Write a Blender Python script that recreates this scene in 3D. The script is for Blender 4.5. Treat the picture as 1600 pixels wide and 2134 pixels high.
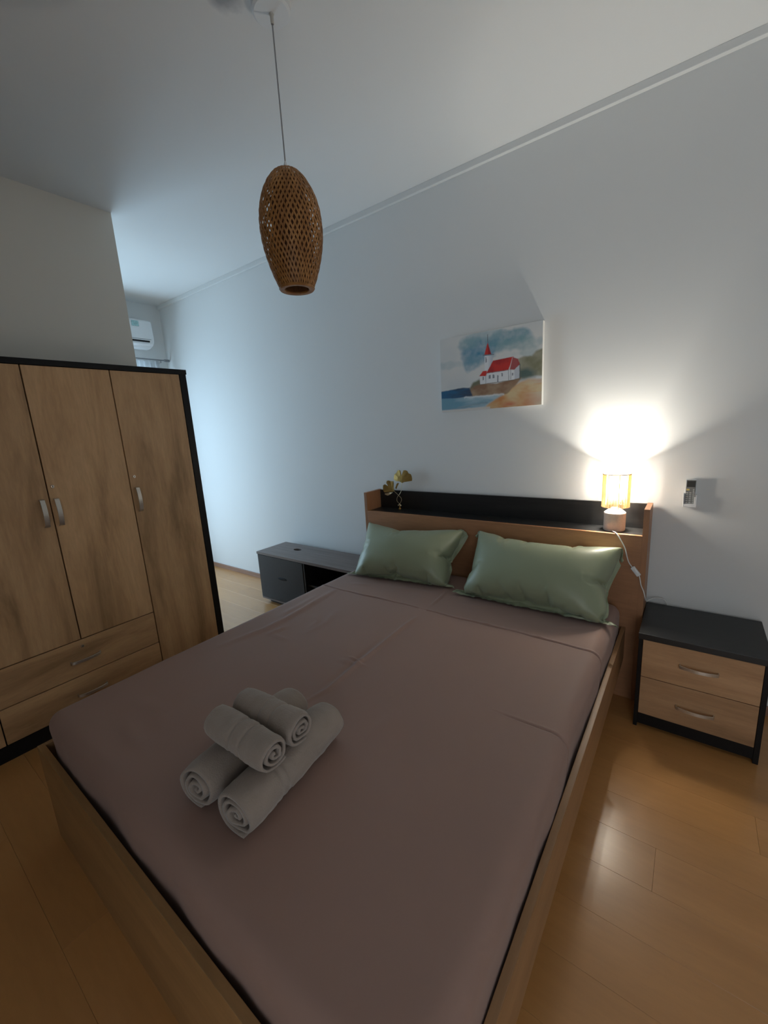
import bpy, bmesh, math, random
from mathutils import Vector, Matrix, noise
for o in list(bpy.data.objects): bpy.data.objects.remove(o, do_unlink=True)
S = bpy.context.scene
COL = S.collection
PI = math.pi

# ---------------------------------------------------------------- camera
cam_d = bpy.data.cameras.new('camera'); cam = bpy.data.objects.new('camera', cam_d); COL.objects.link(cam)
YAW, PIT, ROL = 0.648392, -0.204507, -0.059891
F_PX = 857.6458
cam_d.sensor_fit = 'HORIZONTAL'; cam_d.sensor_width = 36.0; cam_d.lens = F_PX * 36.0 / 1600.0
cam_d.clip_start = 0.02; cam_d.clip_end = 60
_fw = Vector((-math.sin(YAW)*math.cos(PIT), math.cos(YAW)*math.cos(PIT), math.sin(PIT)))
_rt = Vector((math.cos(YAW), math.sin(YAW), 0)); _up = _rt.cross(_fw)
_r2 = _rt*math.cos(ROL) + _up*math.sin(ROL); _u2 = -_rt*math.sin(ROL) + _up*math.cos(ROL)
M = Matrix((_r2, _u2, -_fw)).transposed().to_4x4(); M.translation = Vector((1.49337, -2.58894, 1.55))
cam.matrix_world = M
S.camera = cam

# ---------------------------------------------------------------- world, daylight, exposure
S.view_settings.view_transform = 'Standard'; S.view_settings.look = 'None'
S.view_settings.gamma = 1.0; S.view_settings.use_curve_mapping = False
S.view_settings.exposure = 0.0
world = bpy.data.worlds.new('world'); S.world = world; world.use_nodes = True
_bg = world.node_tree.nodes['Background']; _bg.inputs[0].default_value = (0.62, 0.80, 1.0, 1); _bg.inputs[1].default_value = 1.6
def area(name, loc, rot, sx, sy, power, color):
    l = bpy.data.lights.new(name, 'AREA'); l.shape = 'RECTANGLE'; l.size = sx; l.size_y = sy
    l.energy = power; l.color = color
    o = bpy.data.objects.new(name, l); o.location = loc; o.rotation_euler = rot; COL.objects.link(o); return o
# daylight entering through the window in the far wall
area('window_daylight', (-3.66, -0.955, 1.22), (0, -PI/2, 0), 2.2, 1.6, 67.0, (0.50, 0.77, 1.0))
# added fill light, set in an unseen opening behind the camera
area('added_fill_light', (2.20, -3.75, 1.03), (PI/2, 0, 0), 0.86, 2.0, 12.5, (0.86, 0.94, 1.0))
LAMP_POWER = 81.0

# ---------------------------------------------------------------- helpers
def link(name, me, mat, parent=None, loc=None):
    o = bpy.data.objects.new(name, me); COL.objects.link(o)
    if mat is not None and len(me.materials) == 0: me.materials.append(mat)
    if parent is not None: o.parent = parent
    return o
def wloc(o):
    v = Vector((0, 0, 0))
    while o is not None: v += o.location; o = o.parent
    return v
def obj(name, bm, mat, parent=None, smooth=False, label=None, kind=None):
    """bm in world coordinates; the object's origin becomes the centre of its base"""
    xs = [v.co for v in bm.verts]
    lo = Vector((min(c.x for c in xs), min(c.y for c in xs), min(c.z for c in xs)))
    hi = Vector((max(c.x for c in xs), max(c.y for c in xs), max(c.z for c in xs)))
    org = Vector(((lo.x+hi.x)/2, (lo.y+hi.y)/2, lo.z))
    for v in bm.verts: v.co -= org
    me = bpy.data.meshes.new(name); bm.to_mesh(me); bm.free()
    if smooth:
        for p in me.polygons: p.use_smooth = True
        if smooth != 'all':
            try: me.set_sharp_from_angle(angle=math.radians(40))
            except Exception: pass
    o = link(name, me, mat, parent)
    o.location = org - (wloc(parent) if parent is not None else Vector((0, 0, 0)))
    if label: o['label'] = label
    if kind: o['kind'] = kind
    return o
def thing(name, loc, label, cat, group=None):
    o = bpy.data.objects.new(name, None); COL.objects.link(o); o.location = loc
    o.empty_display_size = 0.05; o['label'] = label; o['category'] = cat
    if group: o['group'] = group
    return o
def tag(o, label, cat, group=None):
    o['label'] = label; o['category'] = cat
    if group: o['group'] = group
    return o
def box(x0, x1, y0, y1, z0, z1, bev=0.0, bm=None, seg=2):
    b = bmesh.new()
    bmesh.ops.create_cube(b, size=1)
    for v in b.verts:
        v.co = Vector(((x0+x1)/2 + v.co.x*(x1-x0), (y0+y1)/2 + v.co.y*(y1-y0), (z0+z1)/2 + v.co.z*(z1-z0)))
    if bev > 0: bmesh.ops.bevel(b, geom=list(b.edges), offset=bev, segments=seg, affect='EDGES', profile=0.6)
    return merge(bm, b)
def merge(bm, b):
    if bm is None: return b
    me = bpy.data.meshes.new('tmp'); b.to_mesh(me); b.free(); bm.from_mesh(me); bpy.data.meshes.remove(me); return bm
def tube(pts, r, seg=8, bm=None, closed=False, cap=True):
    bm = bm or bmesh.new(); pts = [Vector(p) for p in pts]; n = len(pts); rings = []
    up = None
    for i, p in enumerate(pts):
        a = pts[(i-1) % n] if (closed or i > 0) else p; c = pts[(i+1) % n] if (closed or i < n-1) else p
        t = (c-a).normalized()
        if up is None: up = Vector((0, 0, 1)) if abs(t.z) < 0.9 else Vector((1, 0, 0))
        side = t.cross(up).normalized(); up = side.cross(t).normalized()
        rr = r[i] if isinstance(r, (list, tuple)) else r
        rings.append([bm.verts.new(p + (side*math.cos(2*PI*k/seg) + up*math.sin(2*PI*k/seg))*rr) for k in range(seg)])
    for i in range(n if closed else n-1):
        A, B = rings[i], rings[(i+1) % n]
        for k in range(seg): bm.faces.new((A[k], A[(k+1) % seg], B[(k+1) % seg], B[k]))
    if cap and not closed:
        bm.faces.new(rings[0][::-1]); bm.faces.new(rings[-1])
    bmesh.ops.recalc_face_normals(bm, faces=bm.faces)
    return bm
def lathe(prof, cx, cy, seg=48, bm=None):
    """prof: list of (radius, z)"""
    bm = bm or bmesh.new(); rings = []
    for r, z in prof:
        if r < 1e-6: rings.append([bm.verts.new((cx, cy, z))])
        else: rings.append([bm.verts.new((cx + r*math.cos(2*PI*k/seg), cy + r*math.sin(2*PI*k/seg), z)) for k in range(seg)])
    for A, B in zip(rings, rings[1:]):
        for k in range(seg):
            k2 = (k+1) % seg
            if len(A) == 1 and len(B) == 1: continue
            if len(A) == 1: bm.faces.new((A[0], B[k2], B[k]))
            elif len(B) == 1: bm.faces.new((A[k], A[k2], B[0]))
            else: bm.faces.new((A[k], A[k2], B[k2], B[k]))
    bmesh.ops.recalc_face_normals(bm, faces=bm.faces)
    return bm
def spline(ctrl, n):
    """Catmull-Rom through the control points"""
    P = [Vector(p) for p in ctrl]; P = [P[0]*2-P[1]] + P + [P[-1]*2-P[-2]]; out = []
    for i in range(1, len(P)-2):
        for k in range(n):
            t = k/n; a, b, c, d = P[i-1], P[i], P[i+1], P[i+2]
            out.append(0.5*((2*b) + (c-a)*t + (2*a-5*b+4*c-d)*t*t + (-a+3*b-3*c+d)*t**3))
    out.append(P[-2]); return out
def extrude_poly(pts, nrm, depth, bm=None):
    """polygon (list of 3D points) extruded along nrm by depth"""
    bm = bm or bmesh.new(); nrm = Vector(nrm)
    A = [bm.verts.new(p) for p in pts]; B = [bm.verts.new(Vector(p)+nrm*depth) for p in pts]; n = len(pts)
    bm.faces.new(A[::-1]); bm.faces.new(B)
    for k in range(n): bm.faces.new((A[k], A[(k+1) % n], B[(k+1) % n], B[k]))
    bmesh.ops.recalc_face_normals(bm, faces=bm.faces)
    return bm

# ---------------------------------------------------------------- materials
def new_mat(name):
    m = bpy.data.materials.new(name); m.use_nodes = True
    nt = m.node_tree; return m, nt, nt.nodes['Principled BSDF']
def N(nt, t, **kw):
    n = nt.nodes.new(t)
    for k, v in kw.items(): setattr(n, k, v)
    return n
def L(nt, a, b): nt.links.new(a, b)
def c4(c): return (c[0], c[1], c[2], 1)
def bump(nt, bsdf, height, strength, dist=0.002):
    b = N(nt, 'ShaderNodeBump'); b.inputs['Strength'].default_value = strength; b.inputs['Distance'].default_value = dist
    L(nt, height, b.inputs['Height']); L(nt, b.outputs[0], bsdf.inputs['Normal'])
def plain(name, col, rough=0.5, metal=0.0, var=0.06, scale=40.0, bmp=0.0, spec=0.4, sheen=0.0):
    m, nt, b = new_mat(name)
    tc = N(nt, 'ShaderNodeTexCoord'); nz = N(nt, 'ShaderNodeTexNoise'); nz.inputs['Scale'].default_value = scale; nz.inputs['Detail'].default_value = 4
    L(nt, tc.outputs['Object'], nz.inputs['Vector'])
    mx = N(nt, 'ShaderNodeMix', data_type='RGBA'); L(nt, nz.outputs['Fac'], mx.inputs[0])
    mx.inputs[6].default_value = c4([x*(1-var) for x in col]); mx.inputs[7].default_value = c4([min(1, x*(1+var)) for x in col])
    L(nt, mx.outputs[2], b.inputs['Base Color'])
    b.inputs['Roughness'].default_value = rough; b.inputs['Metallic'].default_value = metal; b.inputs['Specular IOR Level'].default_value = spec
    if sheen: b.inputs['Sheen Weight'].default_value = sheen
    if bmp: bump(nt, b, nz.outputs['Fac'], bmp)
    return m
def wood(name, dark, mid, light, axis, rough=0.45, stretch=9.0, scale=6.0, coat=0.0, contrast=1.0, bmp=0.08, tint=0.10, fine=0.10):
    """grain along axis (0,1,2) in object space, shifted per object"""
    m, nt, b = new_mat(name)
    tc = N(nt, 'ShaderNodeTexCoord'); oi = N(nt, 'ShaderNodeObjectInfo')
    add = N(nt, 'ShaderNodeVectorMath', operation='MULTIPLY_ADD'); add.inputs[1].default_value = (1, 1, 1)
    sc = N(nt, 'ShaderNodeVectorMath', operation='SCALE'); sc.inputs[0].default_value = (7.3, 3.1, 5.7); L(nt, oi.outputs['Random'], sc.inputs['Scale'])
    L(nt, tc.outputs['Object'], add.inputs[0]); L(nt, sc.outputs[0], add.inputs[2])
    mp = N(nt, 'ShaderNodeMapping'); s = [stretch, stretch, stretch]; s[axis] = 1.0; mp.inputs['Scale'].default_value = s
    L(nt, add.outputs[0], mp.inputs['Vector'])
    n1 = N(nt, 'ShaderNodeTexNoise'); n1.inputs['Scale'].default_value = scale*0.22; n1.inputs['Detail'].default_value = 5; n1.inputs['Roughness'].default_value = 0.6; n1.inputs['Distortion'].default_value = 0.6
    n2 = N(nt, 'ShaderNodeTexNoise'); n2.inputs['Scale'].default_value = scale*2.4; n2.inputs['Detail'].default_value = 6; n2.inputs['Roughness'].default_value = 0.7; n2.inputs['Distortion'].default_value = 0.3
    L(nt, mp.outputs[0], n1.inputs['Vector']); L(nt, mp.outputs[0], n2.inputs['Vector'])
    r1 = N(nt, 'ShaderNodeValToRGB'); e = r1.color_ramp.elements
    e[0].position = 0.5-0.22/contrast; e[0].color = c4(dark); e[1].position = 0.5+0.2/contrast; e[1].color = c4(light)
    q = r1.color_ramp.elements.new(0.5); q.color = c4(mid)
    L(nt, n1.outputs['Fac'], r1.inputs[0])
    r2 = N(nt, 'ShaderNodeMapRange'); r2.inputs[1].default_value = 0.35; r2.inputs[2].default_value = 0.65; r2.inputs[3].default_value = 1-fine; r2.inputs[4].default_value = 1+fine*0.5
    L(nt, n2.outputs['Fac'], r2.inputs[0])
    tr = N(nt, 'ShaderNodeMapRange'); tr.inputs[3].default_value = 1-tint; tr.inputs[4].default_value = 1+tint; L(nt, oi.outputs['Random'], tr.inputs[0])
    mu = N(nt, 'ShaderNodeMath', operation='MULTIPLY'); L(nt, r2.outputs[0], mu.inputs[0]); L(nt, tr.outputs[0], mu.inputs[1])
    vm = N(nt, 'ShaderNodeVectorMath', operation='SCALE'); L(nt, r1.outputs[0], vm.inputs[0]); L(nt, mu.outputs[0], vm.inputs['Scale'])
    L(nt, vm.outputs[0], b.inputs['Base Color']); b.inputs['Roughness'].default_value = rough
    if coat: b.inputs['Coat Weight'].default_value = coat; b.inputs['Coat Roughness'].default_value = 0.25
    bump(nt, b, n2.outputs['Fac'], bmp, 0.001)
    return m
def fabric(name, col, rough=0.85, weave=900.0, sheen=0.2, bmp=0.25, var=0.12, spec=0.3, blotch=5.0):
    m, nt, b = new_mat(name)
    tc = N(nt, 'ShaderNodeTexCoord')
    n1 = N(nt, 'ShaderNodeTexNoise'); n1.inputs['Scale'].default_value = blotch; n1.inputs['Detail'].default_value = 3; L(nt, tc.outputs['Object'], n1.inputs['Vector'])
    n2 = N(nt, 'ShaderNodeTexNoise'); n2.inputs['Scale'].default_value = weave; n2.inputs['Detail'].default_value = 2; L(nt, tc.outputs['Object'], n2.inputs['Vector'])
    mx = N(nt, 'ShaderNodeMix', data_type='RGBA'); L(nt, n1.outputs['Fac'], mx.inputs[0])
    mx.inputs[6].default_value = c4([x*(1-var) for x in col]); mx.inputs[7].default_value = c4([x*(1+var) for x in col])
    L(nt, mx.outputs[2], b.inputs['Base Color']); b.inputs['Roughness'].default_value = rough
    b.inputs['Sheen Weight'].default_value = sheen; b.inputs['Specular IOR Level'].default_value = spec
    bump(nt, b, n2.outputs['Fac'], bmp, 0.0012)
    return m
ZC = 3.0287
# surfaces
def wall_mat(name, col, stain=False):
    m, nt, b = new_mat(name)
    g = N(nt, 'ShaderNodeNewGeometry')
    n1 = N(nt, 'ShaderNodeTexNoise'); n1.inputs['Scale'].default_value = 1.3; n1.inputs['Detail'].default_value = 4; L(nt, g.outputs['Position'], n1.inputs['Vector'])
    n2 = N(nt, 'ShaderNodeTexNoise'); n2.inputs['Scale'].default_value = 160; n2.inputs['Detail'].default_value = 3; L(nt, g.outputs['Position'], n2.inputs['Vector'])
    mx = N(nt, 'ShaderNodeMix', data_type='RGBA'); L(nt, n1.outputs['Fac'], mx.inputs[0])
    mx.inputs[6].default_value = c4([x*0.97 for x in col]); mx.inputs[7].default_value = c4(col)
    out = mx.outputs[2]
    if stain:   # old paint marks around the ceiling rose
        for cx, cy, rad, sc in ((0.10, -1.475, 0.075, (0.42, 0.44, 0.47)), (0.285, -1.36, 0.06, (0.55, 0.47, 0.38))):
            d = N(nt, 'ShaderNodeVectorMath', operation='DISTANCE'); d.inputs[1].default_value = (cx, cy, ZC); L(nt, g.outputs['Position'], d.inputs[0])
            ad = N(nt, 'ShaderNodeMath', operation='MULTIPLY_ADD'); n3 = N(nt, 'ShaderNodeTexNoise'); n3.inputs['Scale'].default_value = 22; L(nt, g.outputs['Position'], n3.inputs['Vector'])
            L(nt, n3.outputs['Fac'], ad.inputs[0]); ad.inputs[1].default_value = 0.06; L(nt, d.outputs['Value'], ad.inputs[2])
            mr = N(nt, 'ShaderNodeMapRange'); mr.inputs[1].default_value = rad+0.04; mr.inputs[2].default_value = rad; L(nt, ad.outputs[0], mr.inputs[0])
            m2 = N(nt, 'ShaderNodeMix', data_type='RGBA'); L(nt, mr.outputs[0], m2.inputs[0]); L(nt, out, m2.inputs[6]); m2.inputs[7].default_value = c4(sc); out = m2.outputs[2]
    L(nt, out, b.inputs['Base Color']); b.inputs['Roughness'].default_value = 0.75; b.inputs['Specular IOR Level'].default_value = 0.25
    bump(nt, b, n2.outputs['Fac'], 0.12, 0.001)
    return m
M_WALL = wall_mat('wall_paint', (0.80, 0.80, 0.79))
M_CEIL = wall_mat('ceiling_paint', (0.82, 0.82, 0.81), True)
M_PART = wall_mat('partition_paint', (0.80, 0.755, 0.675))
M_TRIM = wall_mat('trim_paint', (0.80, 0.80, 0.79))
M_PLANK = wood('laminate_plank', (0.46, 0.215, 0.068), (0.54, 0.262, 0.086), (0.60, 0.300, 0.104), 0, rough=0.28, stretch=6, scale=3.2, contrast=0.7, bmp=0.01, tint=0.035, fine=0.05, coat=0.5)
M_SUB = plain('floor_underlay', (0.05, 0.03, 0.02), 0.9)
M_SKIRT = wood('skirting_wood', (0.26, 0.13, 0.08), (0.34, 0.19, 0.13), (0.40, 0.24, 0.17), 0, rough=0.5)
M_OAK_V = wood('oak_laminate_upright_grain', (0.34, 0.195, 0.088), (0.56, 0.335, 0.165), (0.66, 0.410, 0.210), 2, rough=0.5, stretch=7, scale=5.0, contrast=1.25, fine=0.09)
M_OAK_H = wood('oak_laminate_level_grain_y', (0.36, 0.205, 0.094), (0.56, 0.335, 0.165), (0.65, 0.400, 0.200), 1, rough=0.5, stretch=7, scale=5.0, contrast=1.25, fine=0.09)
M_OAK_X = wood('oak_laminate_level_grain_x', (0.36, 0.200, 0.098), (0.49, 0.282, 0.142), (0.58, 0.345, 0.182), 0, rough=0.5, stretch=7, scale=5.0, contrast=1.25, fine=0.09)
M_BED_X = wood('bed_laminate_grain_x', (0.31, 0.142, 0.066), (0.37, 0.174, 0.082), (0.42, 0.202, 0.098), 0, rough=0.42, stretch=7, scale=4, contrast=0.9, tint=0.04)
M_BED_Y = wood('bed_laminate_grain_y', (0.27, 0.145, 0.065), (0.33, 0.180, 0.082), (0.38, 0.210, 0.098), 1, rough=0.42, stretch=7, scale=4, contrast=0.9, tint=0.04)
M_BED_Z = wood('bed_laminate_grain_z', (0.31, 0.142, 0.066), (0.37, 0.174, 0.082), (0.42, 0.202, 0.098), 2, rough=0.42, stretch=7, scale=4, contrast=0.9, tint=0.04)
M_BED_F = wood('bed_laminate_foot', (0.30, 0.165, 0.064), (0.37, 0.205, 0.082), (0.42, 0.235, 0.096), 0, rough=0.42, stretch=7, scale=4, contrast=0.9, tint=0.04)
M_BLACK = plain('black_laminate', (0.007, 0.0065, 0.007), 0.45, var=0.25, scale=60, bmp=0.05, spec=0.25)
M_BLACKW = wood('black_wood_laminate', (0.006, 0.006, 0.007), (0.010, 0.010, 0.010), (0.017, 0.016, 0.016), 0, rough=0.38, stretch=12, scale=8)
M_TVTOP = wood('grey_brown_laminate', (0.13, 0.100, 0.092), (0.18, 0.142, 0.130), (0.23, 0.185, 0.168), 0, rough=0.42, stretch=14, scale=9)
M_TVFRONT = plain('charcoal_laminate', (0.016, 0.016, 0.018), 0.45, var=0.2, scale=80)
M_METAL = plain('brushed_nickel', (0.62, 0.58, 0.52), 0.34, metal=0.85, var=0.05, scale=120)
M_DARKHOLE = plain('dark_recess', (0.006, 0.006, 0.007), 0.8)
M_WHITEPL = plain('white_plastic', (0.80, 0.81, 0.82), 0.35, var=0.02)
M_GREYPL = plain('grey_plastic', (0.16, 0.165, 0.165), 0.45, var=0.05)
M_RODM = plain('curtain_rod_metal', (0.25, 0.25, 0.26), 0.35, metal=0.8)

def structure(name, bm, mat, parent=None, smooth=False):
    o = obj(name, bm, mat, parent, smooth)
    if parent is None: o['kind'] = 'structure'
    return o

# ---------------------------------------------------------------- room shell
XL, XR, YF = -3.5, 2.75, -3.6
structure('ceiling', box(XL-0.12, XR+0.12, YF-0.12, 0.12, ZC, ZC+0.12), M_CEIL)
structure('wall_back', box(XL-0.12, XR+0.12, 0, 0.12, -0.1, ZC), M_WALL)
structure('wall_right', box(XR, XR+0.12, YF, 0, -0.1, ZC), M_WALL)
WY0, WY1, WZ0, WZ1 = -1.75, -0.16, 0.06, 2.345
b = box(XL-0.12, XL, YF, WY0, -0.1, ZC); box(XL-0.12, XL, WY1, 0, -0.1, ZC, bm=b)
box(XL-0.12, XL, WY0, WY1, -0.1, WZ0, bm=b); box(XL-0.12, XL, WY0, WY1, WZ1, ZC, bm=b)
structure('wall_left', b, M_WALL)
b = box(XL-0.12, 1.76, YF-0.12, YF, -0.1, ZC); box(2.64, XR+0.12, YF-0.12, YF, -0.1, ZC, bm=b); box(1.76, 2.64, YF-0.12, YF, 2.06, ZC, bm=b); box(1.76, 2.64, YF-0.12, YF, -0.1, 0, bm=b)  # doorway opening added to let the fill light in
structure('wall_front', b, M_WALL)
b = box(1.2, 3.2, YF-0.55, YF-0.50, -0.1, 2.6); box(1.2, 1.25, YF-0.50, YF-0.12, -0.1, 2.6, bm=b); box(3.15, 3.2, YF-0.50, YF-0.12, -0.1, 2.6, bm=b); box(1.25, 3.15, YF-0.50, YF-0.12, 2.55, 2.6, bm=b); box(1.25, 3.15, YF-0.50, YF-0.12, -0.1, 0.0, bm=b)
structure('wall_added_hall', b, M_WALL)  # unseen hall box, added behind the fill light opening
structure('wall_partition', box(-1.85, -1.698, YF, -1.153, -0.02, ZC), M_PART)
# floor: recessed underlay carrying single laminate planks
fl = structure('floor', box(XL, XR, YF, 0, -0.10, -0.008), M_SUB)
rnd = random.Random(4)
plank_cache = {}
def plank(x0, x1, y0, y1):
    key = (round(x1-x0, 3), round(y1-y0, 3))
    cx, cy = (x0+x1)/2, (y0+y1)/2
    if key in plank_cache:
        o = plank_cache[key].copy(); COL.objects.link(o)
    else:
        bb = box(x0, x1, y0, y1, -0.0078, 0.0, 0.0005, seg=1)
        o = obj('plank', bb, M_PLANK, fl); plank_cache[key] = o
    o.location = Vector((cx, cy, -0.0078)) - wloc(fl)
    return o
PW = 0.171; y1 = 0.0; row = 0; ye = -1.083 + PW*6
while y1 > YF + 0.01:
    y0 = max(ye, YF); x = XL; first = [0.45, 0.90, 0.20, 0.66, 1.10][row % 5]; ln = first
    if abs(y0 + 1.254) < 0.01: ln = 1.4933 - XL - 4*1.2 + 1.2 if False else (1.4933 - XL) % 1.21
    while x < XR - 0.005:
        x1 = min(x+ln, XR); plank(x, x1-0.0004, y0, y1-0.0004); x = x1; ln = 1.21
    y1 = y0; ye = y0 - PW; row += 1
# skirting, cornice
structure('baseboard_back', box(XL, -0.495, -0.014, 0, 0, 0.05, 0.003), M_SKIRT)
structure('baseboard_right', box(1.349, XR, -0.014, 0, 0, 0.05, 0.003), M_SKIRT)
structure('trim_1', box(XL, XR, -0.025, 0, ZC-0.035, ZC, 0.003), M_TRIM)
# window in the far wall: frame with two glazed sashes
M_GLASS, nt, bs = new_mat('window_glass')
tr = N(nt, 'ShaderNodeBsdfTransparent'); gl = N(nt, 'ShaderNodeBsdfGlossy'); gl.inputs['Roughness'].default_value = 0.02
mxs = N(nt, 'ShaderNodeMixShader'); mxs.inputs[0].default_value = 0.06; L(nt, tr.outputs[0], mxs.inputs[1]); L(nt, gl.outputs[0], mxs.inputs[2])
L(nt, mxs.outputs[0], nt.nodes['Material Output'].inputs['Surface'])
b = box(XL-0.08, XL-0.02, WY0, WY0+0.05, WZ0, WZ1, 0.004); box(XL-0.08, XL-0.02, WY1-0.05, WY1, WZ0, WZ1, 0.004, bm=b)
box(XL-0.08, XL-0.02, WY0+0.05, WY1-0.05, WZ0, WZ0+0.05, 0.004, bm=b); box(XL-0.08, XL-0.02, WY0+0.05, WY1-0.05, WZ1-0.05, WZ1, 0.004, bm=b)
win = structure('window_1', b, M_WHITEPL)
ym = (WY0+WY1)/2
for a0, a1, dx in ((WY0+0.05, ym+0.03, 0.0), (ym-0.03, WY1-0.05, -0.022)):
    f = box(XL-0.052+dx, XL-0.032+dx, a0, a0+0.05, WZ0+0.05, WZ1-0.05, 0.002); box(XL-0.052+dx, XL-0.032+dx, a1-0.05, a1, WZ0+0.05, WZ1-0.05, 0.002, bm=f)
    box(XL-0.052+dx, XL-0.032+dx, a0+0.05, a1-0.05, WZ0+0.05, WZ0+0.11, 0.002, bm=f); box(XL-0.052+dx, XL-0.032+dx, a0+0.05, a1-0.05, WZ1-0.11, WZ1-0.05, 0.002, bm=f)
    sash = structure('sash', f, M_WHITEPL, win)
    structure('pane', box(XL-0.045+dx, XL-0.039+dx, a0+0.045, a1-0.045, WZ0+0.105, WZ1-0.105), M_GLASS, sash)

# ---------------------------------------------------------------- strap handles and locks
def strap(path, wdir, width, thick):
    """flat bar swept along path, its width along wdir"""
    bm = bmesh.new(); P = [Vector(p) for p in path]; wd = Vector(wdir).normalized(); rings = []
    for i, p in enumerate(P):
        t = (P[min(i+1, len(P)-1)] - P[max(i-1, 0)]).normalized(); nn = t.cross(wd).normalized()
        rings.append([bm.verts.new(p + wd*(sx*width/2) + nn*(sy*thick/2)) for sx, sy in ((-1, -1), (1, -1), (1, 1), (-1, 1))])
    for A, B in zip(rings, rings[1:]):
        for k in range(4): bm.faces.new((A[k], A[(k+1) % 4], B[(k+1) % 4], B[k]))
    bm.faces.new(rings[0][::-1]); bm.faces.new(rings[-1])
    bmesh.ops.recalc_face_normals(bm, faces=bm.faces)
    bmesh.ops.bevel(bm, geom=list(bm.edges), offset=0.0008, segments=1, affect='EDGES')
    return bm
def bow_handle(parent, c, along, out, length, width, h0=0.016, h1=0.028):
    c, a, o = Vector(c), Vector(along), Vector(out); path = []
    path.append(c - a*(length/2) - o*0.001); path.append(c - a*(length/2) + o*(h0*0.6))
    for k in range(13):
        s = -1 + 2*k/12
        path.append(c + a*(s*(length/2-0.002)) + o*(h0 + (h1-h0)*(1-s*s)))
    path.append(c + a*(length/2) + o*(h0*0.6)); path.append(c + a*(length/2) - o*0.001)
    return obj('handle', strap(path, o.cross(a), width, 0.005), M_METAL, parent, smooth=True, label='brushed nickel bow handle')
def cam_lock(parent, c, out_axis, r=0.009):
    """small round keyhole lock on a face pointing along +x"""
    bm = bmesh.new(); bmesh.ops.create_cone(bm, cap_ends=True, segments=20, radius1=r, radius2=r*0.85, depth=0.005)
    bmesh.ops.rotate(bm, verts=bm.verts, cent=(0, 0, 0), matrix=Matrix.Rotation(PI/2, 3, 'Y'))
    bmesh.ops.translate(bm, verts=bm.verts, vec=Vector(c)+Vector((0.0018, 0, 0)))
    k = obj('lock', bm, M_METAL, parent, smooth=True, label='small round nickel keyhole lock')
    obj('keyhole', box(c[0]+0.0035, c[0]+0.0048, c[1]-0.0012, c[1]+0.0012, c[2]-0.004, c[2]+0.004), M_DARKHOLE, k)
    return k

# ---------------------------------------------------------------- wardrobe
WX, WXB = -1.1694, -1.694
wy_r, wy_l, wtop = -1.1008, -2.775, 1.9809
ydiv = [-1.1445, -1.5448, -1.938, -2.329, -2.7315]
zd1, zd2, zd3 = 0.4883, 0.281, 0.0855
wr = thing('wardrobe', ((WX+WXB)/2, (wy_r+wy_l)/2, 0), 'tall four door oak look wardrobe with black frame and two drawers', 'wardrobe')
obj('top_panel', box(WXB, WX+0.004, wy_l-0.004, wy_r+0.004, wtop-0.029, wtop, 0.0015), M_BLACK, wr)
for ya, yb in ((ydiv[0]+0.0015, wy_r), (wy_l, ydiv[4]-0.0015)):
    obj('side_panel', box(WXB, WX, ya, yb, 0, wtop-0.029, 0.001), M_BLACK, wr)
obj('plinth', box(WX-0.03, WX-0.006, ydiv[4], ydiv[0], 0, zd3-0.003), M_BLACK, wr)
obj('bottom_panel', box(WXB, WX-0.032, ydiv[4], ydiv[0], zd3-0.02, zd3), M_BLACK, wr)
obj('back_panel', box(WXB, WXB+0.006, ydiv[4], ydiv[0], 0, wtop-0.029), M_BLACK, wr)
G = 0.0028
def wdoor(ya, yb, z0, z1, hy, mat=M_OAK_V):
    return obj('door', box(WX-0.018, WX, ya+G, yb-G, z0+G, z1-G, 0.0012, seg=1), mat, wr)
def lockset(d, y):
    cam_lock(d, (WX, y, 1.3457), 0)
dr = wdoor(ydiv[1], ydiv[0], zd3, wtop-0.029, 0); bow_handle(dr, (WX, -1.5140, 1.2085), (0, 0, 1), (1, 0, 0), 0.142, 0.0215); lockset(dr, -1.5152)
dr = wdoor(ydiv[2], ydiv[1], zd1, wtop-0.029, 0); bow_handle(dr, (WX, -1.9120, 1.2105), (0, 0, 1), (1, 0, 0), 0.142, 0.0215); lockset(dr, -1.9145)
dr = wdoor(ydiv[3], ydiv[2], zd1, wtop-0.029, 0); bow_handle(dr, (WX, -1.9730, 1.2130), (0, 0, 1), (1, 0, 0), 0.142, 0.0215)
dr = wdoor(ydiv[4], ydiv[3], zd3, wtop-0.029, 0); bow_handle(dr, (WX, -2.3610, 1.2100), (0, 0, 1), (1, 0, 0), 0.142, 0.0215); lockset(dr, -2.3610)
for z0, z1, hz in ((zd2, zd1, 0.3745), (zd3, zd2, 0.175)):
    d = obj('drawer', box(WX-0.018, WX, ydiv[3]+G, ydiv[1]-G, z0+G, z1-G, 0.0012, seg=1), M_OAK_H, wr)
    bow_handle(d, (WX, -1.9365, hz), (0, 1, 0), (1, 0, 0), 0.142, 0.016)
    if z0 == zd2: cam_lock(d, (WX, -1.9392, 0.4477), 0, 0.008)

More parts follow.
